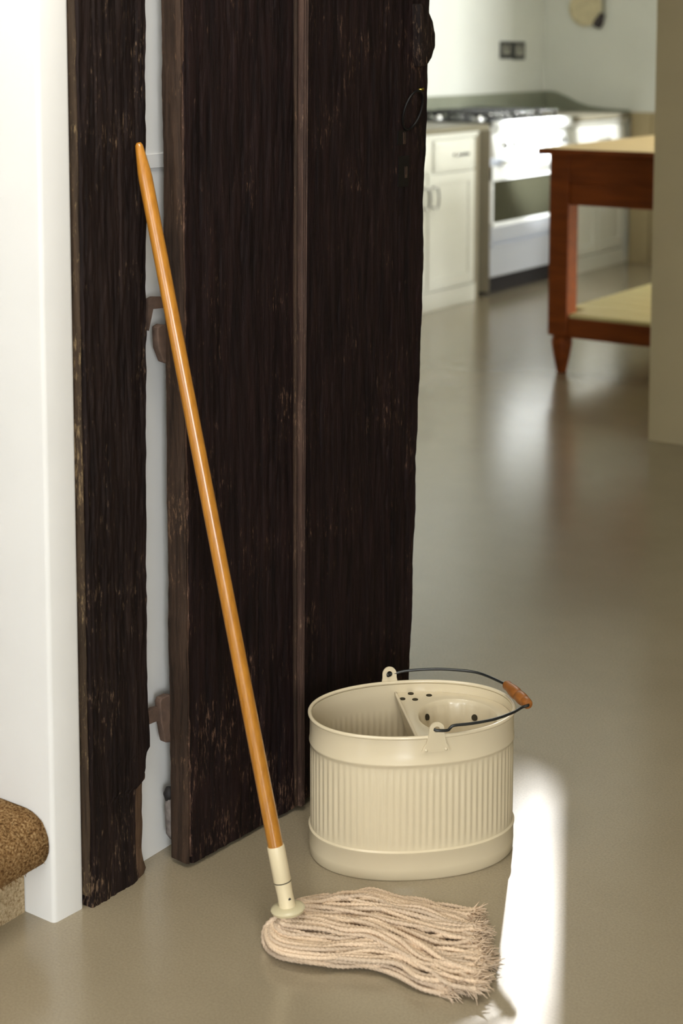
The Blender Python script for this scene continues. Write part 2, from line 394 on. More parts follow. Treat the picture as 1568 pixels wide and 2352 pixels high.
# stray sisal fibres standing off the nosing
fv = []
for i in range(900):
    y = rng.uniform(1.30, 1.668); a = rng.uniform(-0.9, pi*.75)
    x = -1.768 + 0.047*cos(a); z = 0.125 + 0.047*sin(a)
    if a > pi/2: x -= rng.uniform(0, .1)
    d = Vector((cos(a)+rng.uniform(-.9, .9), rng.uniform(-1.2, 1.2), sin(a)+rng.uniform(-.9, .9))).normalized()*rng.uniform(.004, .009)
    if y + d.y > 1.673: d.y = -abs(d.y)
    p = Vector((x, y, z)); fv.append(tube([p-d*.3, p+d*.5, p+d], [.0007, .0006, .0003], 4))
fb = build('fibre', join(*fv), M['carpet'], st); fb['kind'] = 'stuff'

# ------------------------------------------------------------------ aged planks
def cracks(seed, y0, y1, n):
    r = random.Random(seed); return [(r.uniform(y0, y1), r.uniform(-.1, 1.5), r.uniform(.12, .5), r.uniform(.0012, .0030), r.uniform(.0009, .0018), r.uniform(0, 50)) for _ in range(n)]
def crack_depth(cr, y, z):
    d = 0.0
    for (yc, zc, hl, dep, wd, ph) in cr:
        if abs(z-zc) < hl:
            e = y - yc - .004*noise.noise(Vector((ph, z*6, 0)))
            if abs(e) < wd*2.5: d += dep*math.exp(-(e/wd)**2)*(1-((z-zc)/hl)**2)
    return d
def plank(yL, yR, xf, thick, z0, z1, seed, ncol=10, nrow=150, rag=0.003, surf=0.0016, ragL=None, ragR=None, place=None, round_=0.004, cr=()):
    """upright plank; yL(z), yR(z) give its edges, front face at x = xf"""
    ragL = rag if ragL is None else ragL; ragR = rag if ragR is None else ragR
    rings = []
    for i in range(nrow+1):
        z = z0 + (z1-z0)*i/nrow
        l = yL(z) + ragL*(noise.noise(Vector((seed, z*9, 0)))*.9 + noise.noise(Vector((seed, z*45, 3)))*.6)
        r = yR(z) + ragR*(noise.noise(Vector((seed+7, z*9, 0)))*.9 + noise.noise(Vector((seed+7, z*45, 3)))*.6)
        ring = []
        for j in range(ncol+1):
            y = l + (r-l)*j/ncol
            b = surf*(noise.noise(Vector((seed*3, y*55, z*5))) + .7*noise.noise(Vector((seed*5, y*130, z*14))) + 1.2*noise.noise(Vector((seed, y*9, z*3))) + .8*noise.noise(Vector((seed*2, y*260, z*30)))) - crack_depth(cr, y, z)
            e = 0
            if j in (0, ncol): e = round_*(1 + .6*noise.noise(Vector((seed+j, z*22, 9))))
            ring.append((xf + b - e, y, z))
        ring.append((xf - thick*.5, r + .0012*noise.noise(Vector((seed, z*30, 5))), z))
        for j in range(ncol, -1, -max(1, ncol//4)): ring.append((xf - thick, l + (r-l)*j/ncol, z))
        ring.append((xf - thick*.5, l + .0012*noise.noise(Vector((seed, z*30, 6))), z))
        if place: ring = [place(p) for p in ring]
        rings.append(ring)
    return loft(rings)

# door post: a narrow old timber standing in front of the white wall
XP = -1.695
post = empty('door_post', (-1.715, 1.80, 0), 'narrow blackened old timber door post against white wall, left of the plank door', 'door post')
redge = [(336, 0), (337, 250), (338, 500), (340, 700), (339, 760), (338, 790), (337, 1000), (337, 1250), (339, 1500), (342, 1600), (345, 1640), (346, 1684), (346, 1720), (339, 1726),
         (337, 1765), (331, 1794), (327, 1800), (327, 1845), (327, 1870), (328, 1900), (329, 1950), (333, 1980), (337, 2000), (334, 2012)]
tabR = [(float(onx(x, y, XP)[2]), float(onx(x, y, XP)[1])) for x, y in redge]
yRp = lambda z: interp(tabR, z)
yLp = lambda z: 1.742 + .002*sin(z*3)
build('post_board', plank(yLp, lambda z: min(yRp(z), 1.90) - (.016 if z < .16 else 0), XP, 0.034, 0.0, 1.95, 11.3, ncol=72, nrow=300, ragL=.0022, ragR=.0028, surf=.0019, cr=cracks(5, 1.75, 1.87, 12)), M['postwood'], post, smooth=True, autosmooth=50)
build('post_edge', plank(lambda z: 1.7375, lambda z: 1.7425, XP-.004, 0.030, 0.02, 1.95, 3.1, ncol=3, nrow=120, rag=.0012), M['postedge'], post, smooth=True, autosmooth=50, label='worn brown left edge')
# bare split wood along the broken lower right side
build('split_wood', plank(lambda z: yRp(z)-.024, lambda z: yRp(z)+.006, XP-.003, 0.030, 0.0, 0.17, 5.7, ncol=4, nrow=60, rag=.0035, surf=.003), M['barewood'], post, smooth=True, autosmooth=40, label='pale bare split wood at the broken foot')

# ------------------------------------------------------------------ plank door, folded back along the wall
DH = np.array([-1.652, 1.921, 0.0]); DANG = math.atan2(0.024, 0.287)
Dd = np.array([sin(DANG), cos(DANG), 0]); Dn = np.array([cos(DANG), -sin(DANG), 0])
def door_hit(x, y, off=0.0):
    r = ray(x, y); P0 = DH + Dn*off; t = np.dot(P0-EYE, Dn)/np.dot(r, Dn); P = EYE + t*r
    return float(np.dot(P-DH, Dd)), float(P[2])
def dplace(p):     # (out-of-face, along, z) -> place
    q = DH + Dn*p[0] + Dd*p[1]; return (q[0], q[1], p[2])
door = empty('plank_door', (-1.64, 2.25, 0), 'dark weathered plank door standing open behind the mop and bucket', 'door')
free = [door_hit(x, y) for x, y in ((990, 0), (985, 150), (982, 280), (980, 350), (977, 420), (974, 600), (972, 700), (967, 850), (960, 1000), (957, 1100), (951, 1300), (946, 1450), (943, 1560))]
tabF = [(z, y) for y, z in free]; y_lo = free[-1][0]; tabF.append((0.0, y_lo - .004)); tabF.append((1.95, free[0][0]+.012))
m0 = door_hit(674, 20); m1 = door_hit(705, 20); m2 = door_hit(673, 1500); m3 = door_hit(692, 1500)
tabML = [(m0[1], m0[0]), (m2[1], m2[0])]; tabMR = [(m1[1], m1[0]), (m3[1], m3[0])]
yML = lambda z: interp(tabML, z); yMR = lambda z: interp(tabMR, z)
low = lambda z: (.008*max(0, 1 - z/.05))
build('plank', plank(lambda z: 0.004+low(z)*.5, lambda z: (yML(z)+yMR(z))/2-.003, 0.0, 0.040, 0.006, 1.92, 21.7, ncol=90, nrow=300, ragL=.0035, ragR=.001, place=dplace, cr=cracks(6, .02, .27, 14)), M['oldwood'], door, smooth=True, autosmooth=50)
build('plank', plank(lambda z: (yML(z)+yMR(z))/2+.003, lambda z: interp(tabF, z), 0.0, 0.040, 0.012, 1.92, 31.2, ncol=110, nrow=300, ragL=.001, ragR=.0035, place=dplace, cr=cracks(7, .32, .62, 14)), M['oldwood'], door, smooth=True, autosmooth=50)
# reeded cover strip between the planks: outer beads and a raised reeded centre
zz = np.linspace(0.010, 1.92, 60)
def strip(a, b, h, nlobe):
    rings = []
    for z in zz:
        l, r = yML(z), yMR(z); ring = []
        y0_, y1_ = l + (r-l)*a, l + (r-l)*b
        m_ = 6*nlobe
        for k in range(m_+1):
            t = k/m_; ring.append(dplace((h*(.45 + .55*abs(sin(pi*t*nlobe))) + .0006*noise.noise(Vector((k, z*20, 1))), y0_ + (y1_-y0_)*t, z)))
        ring.append(dplace((-.002, y1_, z))); ring.append(dplace((-.002, y0_, z)))
        rings.append(ring)
    return loft(rings)
mo = build('cover_moulding', strip(0.24, 0.76, .013, 3), M['mouldwood'], door, smooth=True, autosmooth=60, label='reeded brown cover strip')
build('bead', strip(0.0, 0.13, .006, 1), M['edgewood'], mo, smooth=True); build('bead', strip(0.87, 1.0, .006, 1), M['edgewood'], mo, smooth=True)
# worn hinge-side edge
build('hinge_edge', plank(lambda z: -.0015, lambda z: .006 + .003*noise.noise(Vector((2, z*6, 0))), -0.0005, 0.038, 0.008, 1.92, 41.9, ncol=3, nrow=200, rag=.0022, place=dplace), M['edgewood'], door, smooth=True, autosmooth=50, label='worn brown hinge edge')
build('splintered_corner', plank(lambda z: .0035 + .002*noise.noise(Vector((5, z*5, 0))), lambda z: .0075 + .004*noise.noise(Vector((8, z*7, 0))) + .003*noise.noise(Vector((8, z*40, 0))), 0.0006, 0.006, 0.02, 1.9, 61.9, ncol=3, nrow=320, rag=.0012, surf=.001, round_=.0012, place=dplace), M['splinter'], door, smooth=True, autosmooth=50, label='pale splintered corner')
# ledges on the back of the door
for zl in (0.25, 0.95, 1.65):
    yr = interp(tabF, zl)-.03
    build('ledge', join(([dplace(p) for p in box(-.058, -.040, .03, yr, zl-.06, zl+.06, .003, 1)[0]], box(-.058, -.040, .03, yr, zl-.06, zl+.06, .003, 1)[1])), M['oldwood'], door)
# hinges bridging the gap to the post
def px_slab(pts, off_front, th):
    A = []
    for (x, y) in pts:
        r = ray(x, y); P0 = DH + Dn*off_front; t = np.dot(P0-EYE, Dn)/np.dot(r, Dn); A.append(EYE + t*r)
    return loft([[tuple(p) for p in A], [tuple(p - Dn*th) for p in A]])
h1 = build('hinge', bevel_geo(px_slab([(368, 1614), (372, 1604), (388, 1597), (402, 1598), (403, 1705), (380, 1706), (377, 1685), (371, 1660)], -.038, .014), .002, 2, False), M['rust'], door, label='rusty brown hinge knuckle near the floor')
build('pintle_bar', px_slab([(341, 1634), (352, 1627), (372, 1622), (372, 1652), (352, 1660), (342, 1664)], -.044, .008), M['rust'], h1)
h2 = build('hinge', bevel_geo(px_slab([(362, 752), (372, 745), (393, 748), (394, 838), (376, 832), (364, 800)], -.038, .014), .002, 2, False), M['rust'], door, label='rusty hinge knuckle behind the mop pole')
build('pintle_bar', px_slab([(341, 688), (352, 682), (390, 682), (390, 706), (352, 710), (342, 760)], -.044, .008), M['rust'], h2)
sb = build('stop_block', tube([np.array(onx(x, y, -1.698)) for x, y in ((392, 1826), (391, 1850), (393, 1880), (394, 1910), (397, 1922))], [.007, .010, .010, .010, .006], 9), M['mortar'], door, smooth=True, label='grey lump on the wall side of the door foot')
build('stop_cap', tube([np.array(onx(x, y, -1.700)) for x, y in ((390, 1808), (388, 1822), (389, 1838))], [.006, .010, .007], 9), M['plinth'], sb, smooth=True)
# wooden pull on the free edge
hp = [(962, 8), (972, 8), (984, 20), (991, 52), (1001, 76), (1001, 108), (991, 132), (983, 150), (964, 155), (961, 120), (964, 80)]
wp = build('wooden_pull', bevel_geo(px_slab(hp, .016, .030), .004, 2, False), M['postwood'], door, smooth=True, autosmooth=40, label='worn bulging wooden pull on the free edge')
# iron ring pull with its staple
c0, cz = door_hit(946, 248, .012)
ring = [dplace((.014 + .012*cos(a), c0 + .026*sin(a)*1.0, cz - .004 + .036*cos(a))) for a in np.linspace(0, 2*pi, 40, endpoint=False)]
rv, rf = tube(ring + [ring[0]], .0024, 8, cap=False)
build('ring_pull', (rv, rf), M['iron'], door, smooth=True, label='black iron ring pull')
s0, sz = door_hit(962, 208, .0)
build('staple', tube([dplace((a, s0 + b, sz + c)) for a, b, c in ((-.004, -.004, 0), (.006, -.005, .002), (.010, 0, .003), (.006, .005, .002), (-.004, .004, 0))], .0026, 8), M['brass'], door, smooth=True, label='worn brass staple')
# lock plates
for (a, b, c, d) in (((915, 300), (934, 300), (932, 332), (913, 332)), ((916, 360), (940, 357), (938, 428), (914, 430))):
    lp = build('lock_plate', px_slab([a, b, c, d], .004, .006), M['iron'], door)
    mx, mz = door_hit((a[0]+b[0])/2, (a[1]+c[1])/2)
    build('keyhole', ([dplace(p) for p in box(.0035, .0048, mx-.004, mx+.004, mz-.012, mz+.010, .001, 1)[0]], box(.0035, .0048, mx-.004, mx+.004, mz-.012, mz+.010, .001, 1)[1]), M['edgewood'], lp)

# ------------------------------------------------------------------ oval mop bucket
BC = np.array([-1.3931, 2.1959]); BA, BB, BTH, BEX, BH = 0.1728, 0.1142, 0.7658, 2.169, 0.2451
def buv(u, v, z): return (BC[0] + u*cos(BTH) - v*sin(BTH), BC[1] + u*sin(BTH) + v*cos(BTH), z)
def oval(t, da=0.0):
    c, s = cos(t), sin(t)
    u = math.copysign(abs(c)**(2/BEX), c); v = math.copysign(abs(s)**(2/BEX), s)
    return (BA+da)*u, (BB+da)*v
# even arc-length parameters
NS = 84*8
_t = np.linspace(0, 2*pi, 6001); _p = np.array([oval(t) for t in _t]); _L = np.concatenate([[0], np.cumsum(np.hypot(*np.diff(_p, axis=0).T))])
TT = np.interp(np.linspace(0, _L[-1], NS, endpoint=False), _L, _t)
bucket = empty('mop_bucket', (float(BC[0]), float(BC[1]), 0), 'cream enamelled oval mop bucket with ribbed sides and wire bail', 'bucket')
prof = [(0.0015, -.006, 0), (0.0, -.003, 0), (.004, 0.0, 0), (.020, .0006, 0), (.0445, .0006, 0), (.0470, .0018, 0), (.0490, .0018, 0), (.0510, -.0012, 0), (.0560, -.0016, .15),
        (.064, -.0016, .8), (.080, -.0016, 1), (.120, -.0016, 1), (.160, -.0016, 1), (.178, -.0016, .8), (.188, -.0016, .15), (.1925, -.0012, 0), (.1945, .0006, 0), (.1975, .0006, 0), (.200, -.0004, 0), (.220, -.0006, 0), (.2385, -.0008, 0)]
rings = []
for z, off, rib in prof:
    rings.append([buv(*oval(t, off + rib*.0007*cos(2*pi*k/8)), z) for k, t in enumerate(TT)])
inner = [(.2385, -.0030), (.21, -.0030), (.198, -.0030), (.190, -.0042), (.12, -.0042), (.06, -.0042), (.051, -.0038), (.010, -.0034), (.004, -.008)]
irings = []
for z, off in inner:
    rb = .0009 if .055 < z < .189 else 0
    irings.append([buv(*oval(t, off + rb*cos(2*pi*k/8)), z) for k, t in enumerate(TT)])
bodyV, bodyF = loft(rings + irings, cap=False)
n_ = NS; last = len(rings+irings)-1
bodyF.append(tuple(range(n_))[::-1]); bodyF.append(tuple(last*n_+j for j in range(n_)))
body = build('body', (bodyV, bodyF), M['cream'], bucket, smooth=True, autosmooth=50)
# rolled rim
rimpts = [buv(*oval(t, -.0005), .2415) for t in TT[::4]]
def ring_tube(pts, r, n=10):
    P = [Vector(p) for p in pts]; rings = []; m = len(P)
    for i in range(m):
        t = (P[(i+1) % m] - P[i-1]).normalized(); a = Vector((0, 0, 1)); b = t.cross(a).normalized()
        rings.append([P[i] + a*r*cos(2*pi*k/n) + b*r*sin(2*pi*k/n) for k in range(n)])
    rings.append(rings[0]); return loft(rings, cap=False)
build('rim', ring_tube(rimpts, .0032), M['cream'], bucket, smooth=True)
# wringer: a plate over one half with a fluted drain cone
ZW, U0 = .2235, -.006
def inner_v(u): # half width of the inner opening at u
    a, b = BA-.0036, BB-.0036
    return b*max(0.0, 1-(abs(u)/a)**BEX)**(1/BEX)
CU, CRU, CRV = .078, .066, .070            # cone centre and radii in u, v
NW = 96; rings = []
outer = []; cone_dirs = []
for k in range(NW):
    a = 2*pi*k/NW; dx, dy = cos(a), sin(a)
    lo, hi = 0.0, .3
    for _ in range(40):
        md = (lo+hi)/2; u, v = CU + dx*md, dy*md
        if u > U0 and abs(u) < BA-.0037 and abs(v) < inner_v(u): lo = md
        else: hi = md
    outer.append((CU+dx*lo, dy*lo)); cone_dirs.append((dx, dy))
outer_ring = [buv(u, v, ZW) for u, v in outer]
lip_ring = [buv(u, v, ZW-.006) for u, v in outer]
def cone_ring(s, z, fl=0.0): return [buv(CU + CRU*s*dx*(1+fl*cos(16*2*pi*k/NW)), CRV*s*dy*(1+fl*cos(16*2*pi*k/NW)), z) for k, (dx, dy) in enumerate(cone_dirs)]
wr = build('wringer', loft([lip_ring, outer_ring, cone_ring(1.03, ZW+.0005), cone_ring(1.0, ZW-.001), cone_ring(.965, ZW-.008, .008), cone_ring(.80, ZW-.06, .02), cone_ring(.66, ZW-.105, .02), cone_ring(.60, ZW-.12, 0), cone_ring(.02, ZW-.124, 0)], cap=False), M['cream'], bucket, smooth=True, autosmooth=40, label='cream wringer cone filling one half')
# skirt that drops from the straight edge of the wringer
vv = np.linspace(-.112, .112, 30); sk = []
for v in vv:
    if abs(v) > inner_v(U0)-.001: continue
    sk.append([buv(U0, v, ZW), buv(U0-.002, v, ZW-.003), buv(U0+.018, v*.93, ZW-.075), buv(U0+.021, v*.93, ZW-.075), buv(U0+.003, v, ZW-.006), buv(U0+.003, v, ZW)])
build('skirt', loft(sk), M['cream'], wr, smooth=True, autosmooth=40)
lipp = [buv(U0-.001, v, ZW+.0005) for v in np.linspace(-inner_v(U0)+.002, inner_v(U0)-.002, 24)]
build('lip', tube(lipp, .0026, 8), M['cream'], wr, smooth=True)
for (px_, py_) in ((943, 1593), (985, 1597), (953, 1606.5), (924, 1605)):
    p = onz(px_, py_, ZW+.0006)
    build('slot', lathe(p - np.array([0, 0, .001]), (0, 0, 1), [(0, .0052), (.0014, .0052)], 16), M['hole'], wr)
def cone_pt(a, s_): 
    z = ZW - .008 - (.105-.008)*(.965-s_)/(.965-.66)
    return buv(CU + CRU*s_*cos(a), CRV*s_*sin(a), z)
def proj(P):
    v_ = RY.T @ (np.array(P) - EYE); zc_ = v_[1]*cos(PITCH) - v_[2]*sin(PITCH); yy_ = -(v_[2]*cos(PITCH) + v_[1]*sin(PITCH))
    return CX + F*v_[0]/zc_, Y0 + F*yy_/zc_
def cone_at(px_, py_):
    best = (1e9, 0, 0)
    for a in np.linspace(radians(10), radians(215), 206):
        for q_ in np.linspace(.70, .95, 26):
            X_, Y_ = proj(cone_pt(a, q_)); e_ = (X_-px_)**2 + (Y_-py_)**2
            if e_ < best[0]: best = (e_, a, q_)
    return best[1:]
for a, s_ in (cone_at(1090, 1647), cone_at(980, 1647), (radians(262), .82), (radians(320), .82)):
    p = Vector(cone_pt(a, s_)); c_ = Vector(buv(CU, 0, p.z)); dirv = (c_-p).normalized() + Vector((0, 0, .35))
    build('drain_hole', lathe(p - dirv.normalized()*.003, dirv, [(0, .0055), (.0045, .0055)], 14), M['hole'], wr)
# ears with rivets
def ear(px_, py_, sgn, holez):
    p = onz(px_, py_, .243); du = p[0]-BC[0], p[1]-BC[1]
    u = du[0]*cos(BTH)+du[1]*sin(BTH)
    v = sgn*(BB*(max(0, 1-(abs(u)/BA)**BEX))**(1/BEX)+.0012)
    def P(a, z, d=0.0): return buv(u + a, sgn*(BB*(max(0, 1-(abs(u+a)/BA)**BEX))**(1/BEX) + .0004 + d), z)
    out = [(-.0235, .2195), (-.0215, .2165), (.0215, .2165), (.0235, .2195), (.0205, .226), (.0165, .2312), (.0125, holez-.006)]
    for k in range(0, 13): out.append((.0125*cos(pi*k/12), holez + .0125*sin(pi*k/12)))
    out += [(-.0125, holez-.006), (-.0165, .2312), (-.0205, .226)]
    hole = [(.0052*cos(2*pi*k/16), holez + .0052*sin(2*pi*k/16)) for k in range(16)]
    # polygon with a hole via bmesh fill
    bm = bmesh.new()
    lo = [bm.verts.new((a, 0, z)) for a, z in out]; lh = [bm.verts.new((a, 0, z)) for a, z in hole]
    es = [bm.edges.new((l[i], l[(i+1) % len(l)])) for l in (lo, lh) for i in range(len(l))]
    bmesh.ops.triangle_fill(bm, use_beauty=True, use_dissolve=False, edges=es)
    bm.verts.index_update(); base = [tuple(v.co) for v in bm.verts]; fcs = [tuple(v.index for v in f.verts) for f in bm.faces]
    n = len(base); bm.free()
    lean = lambda z: max(0, z-.231)*.10
    V = [P(a, z, (.0024 if z > .2311 else .0014) + lean(z)) for a, _, z in base] + [P(a, z, -.0002 + lean(z)) for a, _, z in base]
    Fc = fcs + [tuple(i+n for i in f[::-1]) for f in fcs]
    no = len(out)
    for i in range(no): Fc.append((i, (i+1) % no, n+(i+1) % no, n+i))
    for i in range(16): Fc.append((no+i, no+(i+1) % 16, n+no+(i+1) % 16, n+no+i))
    e = build('ear', (V, Fc), M['cream'], bucket)
    for a in (-.0165, .0165):
        q = Vector(P(a, .2205, .0012)); dv = Vector(P(a, .2205, 1.0)) - Vector(P(a, .2205, 0))
        build('rivet', lathe(q, dv, [(0, .0026), (.0012, .0024), (.0019, .0012)], 12), M['cream'], e, smooth=True)
    return u, v
un, vn = ear(1001, 1690, -1, .2560)
uf, vf = ear(898, 1573, 1, .2560)
# bail: black wire folded down to the wide end, wooden grip on it
g1 = np.array(onz(1162, 1572, .263)); g2 = np.array(onz(1214, 1619, .263))
def bw(u, v, z): return np.array(buv(u, v, z))
near = [bw(un-.004, vn+.006, .2555), bw(un-.003, vn-.004, .2555), bw(un+.006, vn-.006, .2545), bw(un+.018, vn-.004, .2535), bw(un+.023, vn-.001, .256), bw(un+.030, vn+.000, .2590), bw(un+.060, vn+.004, .2585), bw(un+.10, vn+.016, .2580), bw(un+.135, vn+.034, .2590), g2*.25+bw(un+.150, vn+.046, .2605)*.75, g2*.93+bw(un+.15, vn+.046, .262)*.07, g2*.8+g1*.2]
far = [bw(uf-.004, vf-.006, .2560), bw(uf-.002, vf+.003, .2560), bw(uf+.010, vf+.004, .2560), bw(uf+.03, vf+.002, .2600), bw(uf+.07, vf-.003, .2625), bw(uf+.11, vf-.013, .2630), bw(uf+.15, vf-.034, .2630), g1*.85+bw(uf+.15, vf-.034, .263)*.15, g1*.8+g2*.2]
b1 = build('bail_wire', tube(spline(near, 8), .0024, 9), M['bailwire'], bucket, smooth=True)
build('bail_wire', tube(spline(far, 8), .0024, 9), M['bailwire'], bucket, smooth=True)
ax = g2-g1; L_ = float(np.linalg.norm(ax))
gp = [(0, .004), (.001, .0075), (.004, .009), (.012, .0085), (.024, .0105), (.036, .0110), (.044, .0100), (.0455, .0092), (.047, .0104), (.058, .0112), (.066, .0100), (.068, .0090), (.070, .0098), (.078, .0092), (.081, .0075), (.082, .003)]
k_ = L_/.082
build('grip', lathe(g1, ax, [(t*k_, r*.95) for t, r in gp], 20), M['grip'], bucket, smooth=True, autosmooth=40, label='brown turned wooden grip')

# ------------------------------------------------------------------ string mop leaning on the post
MB = np.array(onz(661, 2088, .052)); MT = np.array([-1.676, 1.842, 1.205])
mt_hit = onx(318, 328, -1.6765); MT = np.array(mt_hit)
mop = empty('string_mop', (float(MB[0]), float(MB[1]), 0), 'string mop with varnished wooden pole leaning against the dark door post', 'mop')
dv = MT - MB; ML = float(np.linalg.norm(dv)); dv = dv/ML
def frac_at(py):   # distance along the pole for a photo row
    lo, hi = 0.0, ML
    for _ in range(50):
        m_ = (lo+hi)/2; P = MB + dv*m_; v_ = RY.T @ (P-EYE)
        zc = v_[1]*cos(PITCH) - v_[2]*sin(PITCH); yy = -(v_[2]*cos(PITCH) + v_[1]*sin(PITCH))
        if Y0 + F*yy/zc > py: lo = m_
        else: hi = m_
    return lo
s_wood, s_seam = frac_at(1942), frac_at(2024)
R_ = .0112
build('pole', lathe(MB, dv, [(s_wood-.06, R_*.95), (s_wood, R_*1.05), (s_wood+.2, R_*1.03), (ML*.6, R_), (ML-.055, R_*.98), (ML-.045, R_*.93), (ML-.012, R_*.62), (ML-.004, R_*.52), (ML, R_*.30)], 28), M['pole'], mop, smooth=True, autosmooth=60, label='honey-brown varnished pole')
fe = build('ferrule', lathe(MB, dv, [(s_seam, .0128), (s_seam+.001, .0133), (s_wood-.003, .0133), (s_wood, .0127), (s_wood, .0118)], 28), M['creamplastic'], mop, smooth=True, autosmooth=40, label='cream plastic ferrule')
build('seam', lathe(MB, dv, [(s_seam-.0012, .0130), (s_seam+.0004, .0130)], 28), M['hole'], fe)
so_ = build('socket', lathe(MB, dv, [(.004, .0128), (.010, .0124), (s_seam*.55, .0120), (s_seam-.006, .0126), (s_seam-.0012, .0130)], 28), M['creamplastic'], mop, smooth=True, autosmooth=40, label='cream plastic socket')
q = MB + dv*.020 + (RY @ np.array([.55, -.83, 0]))*.0120
build('socket_slot', lathe(q - (RY @ np.array([.55, -.83, 0]))*.002, RY @ np.array([.55, -.83, 0]), [(0, .0022), (.0028, .0022)], 10), M['sockdark'], so_)
capn = (Vector(dv)*.5 + Vector((0, 0, 1))*.6).normalized()
build('cap', lathe(MB - np.array(capn)*.004, capn, [(0, .018), (.001, .0245), (.005, .0262), (.0075, .0245), (.0095, .0175), (.0100, .004)], 32), M['capplastic'], mop, smooth=True, autosmooth=50, label='yellowed round plastic cap')

# strands of cotton yarn
UP = [(660, 2082), (690, 2068), (720, 2057), (780, 2052), (845, 2041), (900, 2054), (970, 2067), (1050, 2083), (1110, 2096)]
LO = [(600, 2190), (650, 2203), (720, 2212), (800, 2220), (860, 2226), (930, 2246), (985, 2278), (1030, 2286), (1110, 2290)]
TIP = [(0.0, 1092), (.2, 1104), (.42, 1100), (.55, 1120), (.68, 1108), (.8, 1088), (.92, 1050), (1.0, 1020)]
rng = random.Random(12)
def strand(s, z_mid, z_end, seed, drift=0.0):
    k = max(0.0, (s-.30)/.70); P = []
    ang = 2*pi*(.02 + .62*s)
    cxp, cyp = 657 + 24*cos(-1.2+ang*.9)*(-1 if s > .5 else 1)*abs(1), 2094 + 8*s
    zc = .046
    wig = lambda a: 4.0*noise.noise(Vector((seed, a, 0))) + 3.0*noise.noise(Vector((seed, a*2.7, 4)))
    if s < .30:
        P += [(672 + 6*rng.random(), 2088 - 10*(1-s/.3), zc), (690, 2080 - 14*(1-s/.3) + 10*(s/.3), zc*.95)]
    else:
        P += [(665 - 22*k, 2096 + 2*k, zc), (654 - 44*k + wig(.3), 2100 + 32*k, max(zc*(.92-.32*k), z_mid)),
              (664 - 54*k + wig(.6), 2101 + 73*k, z_mid + (.020)*(1-k)), (698 - 50*k + wig(1), 2101 + 99*k + wig(2), z_mid + .010*(1-k))]
    for x in (735, 790, 850, 910, 970, 1030):
        if x > np.interp(s, *zip(*TIP)) - 25: break
        t = min(1.0, max(0.0, s + drift*(x-735)/330 + .10*noise.noise(Vector((seed*1.3, x*.012, 2))) + .035*noise.noise(Vector((seed*2.3, x*.05, 7)))))
        yu = np.interp(x, *zip(*UP)); yl = np.interp(x, *zip(*LO))
        f_ = (x-735)/330; z = z_mid*(1-f_) + z_end*f_
        P.append((x + rng.uniform(-6, 6), yu + (yl-yu)*t, max(.004, z + .0075*noise.noise(Vector((seed*.7, x*.02, 5))))))
    xt = np.interp(s, *zip(*TIP)) + rng.uniform(-22, 8)
    yu = np.interp(xt, *zip(*UP)); yl = np.interp(xt, *zip(*LO)); t = min(1, max(0, s + drift + rng.uniform(-.05, .05)))
    P.append((xt, yu + (yl-yu)*t, z_end*.8))
    W = [np.array(onz(x, y, z)) for x, y, z in P]
    return W
cols = 0
def frays(end, d, n, ln):
    g = []
    for i in range(n):
        dd = (d + Vector((rng.uniform(-.75, .75), rng.uniform(-.75, .75), rng.uniform(-.35, .35)))).normalized()
        e2 = (dd + Vector((rng.uniform(-.6, .6), rng.uniform(-.6, .6), rng.uniform(-.5, .3)))).normalized()
        l = ln*rng.uniform(.5, 1.2); p = Vector(end) - d*.008
        a = p + dd*l*.5; b = a + e2*l*.5
        a.z = max(a.z, .0012); b.z = max(b.z, .0010)
        g.append(tube([p, a, b], [.0013, .0009, .0004], 5))
    return g
layers = [(.0045, .0042, 25), (.0110, .0092, 23), (.0170, .0138, 20), (.0225, .0178, 13)]
specs = []
for li, (zm, ze, cnt) in enumerate(layers):
    margin = .035*li
    for i in range(cnt):
        s = margin + (1-2*margin)*(i + .5 + rng.uniform(-.35, .35))/cnt
        specs.append((s, zm + rng.uniform(-.0015, .0020), ze, li*50 + i*1.7, 0.0))
# bundles that cross over the pile
for i in range(9): specs.append((.30 + .025*i, .0265 + .001*(i % 3), .020, 400 + i*2.1, .30 + .01*i))
for i in range(7): specs.append((.74 + .03*i, .0235 + .001*(i % 2), .018, 500 + i*2.3, -.26))
for i in range(6): specs.append((.06 + .035*i, .0250, .019, 600 + i*1.9, .10))
if True:
    for (s, zm_, ze, seed, drift) in specs:
        W = strand(s, zm_, ze, seed, drift)
        pts = spline(W, 14)
        for p in pts: p[2] = max(p[2], .0036)
        r0 = rng.uniform(.0034, .0043); nP = len(pts)
        rr = [r0*(1.0 if j < nP-6 else 1.0 + .06*(j-nP+6)) for j in range(nP)]
        g = [tube(pts, rr, 9, lobes=3, amp=.17, twist=300)]
        d = (Vector(pts[-1]) - Vector(pts[-4])).normalized()
        g += frays(pts[-1], d, 16, .027)
        build('yarn_strand', join(*g), M['yarn'], mop, smooth=True)
# a few long loose ends
for (a, b, c) in (((1085, 2188), (1110, 2199), (1132, 2202)), ((1080, 2196), (1105, 2204), (1121, 2222)), ((1085, 2240), (1100, 2244), (1112, 2256)), ((1088, 2195), (1112, 2193), (1136, 2206))):
    W = [np.array(onz(x, y, z)) for (x, y), z in zip((a, b, c), (.010, .007, .003))]
    build('loose_end', tube(spline(W, 6), .0016, 7, lobes=3, amp=.2, twist=400), M['yarn'], mop, smooth=True)

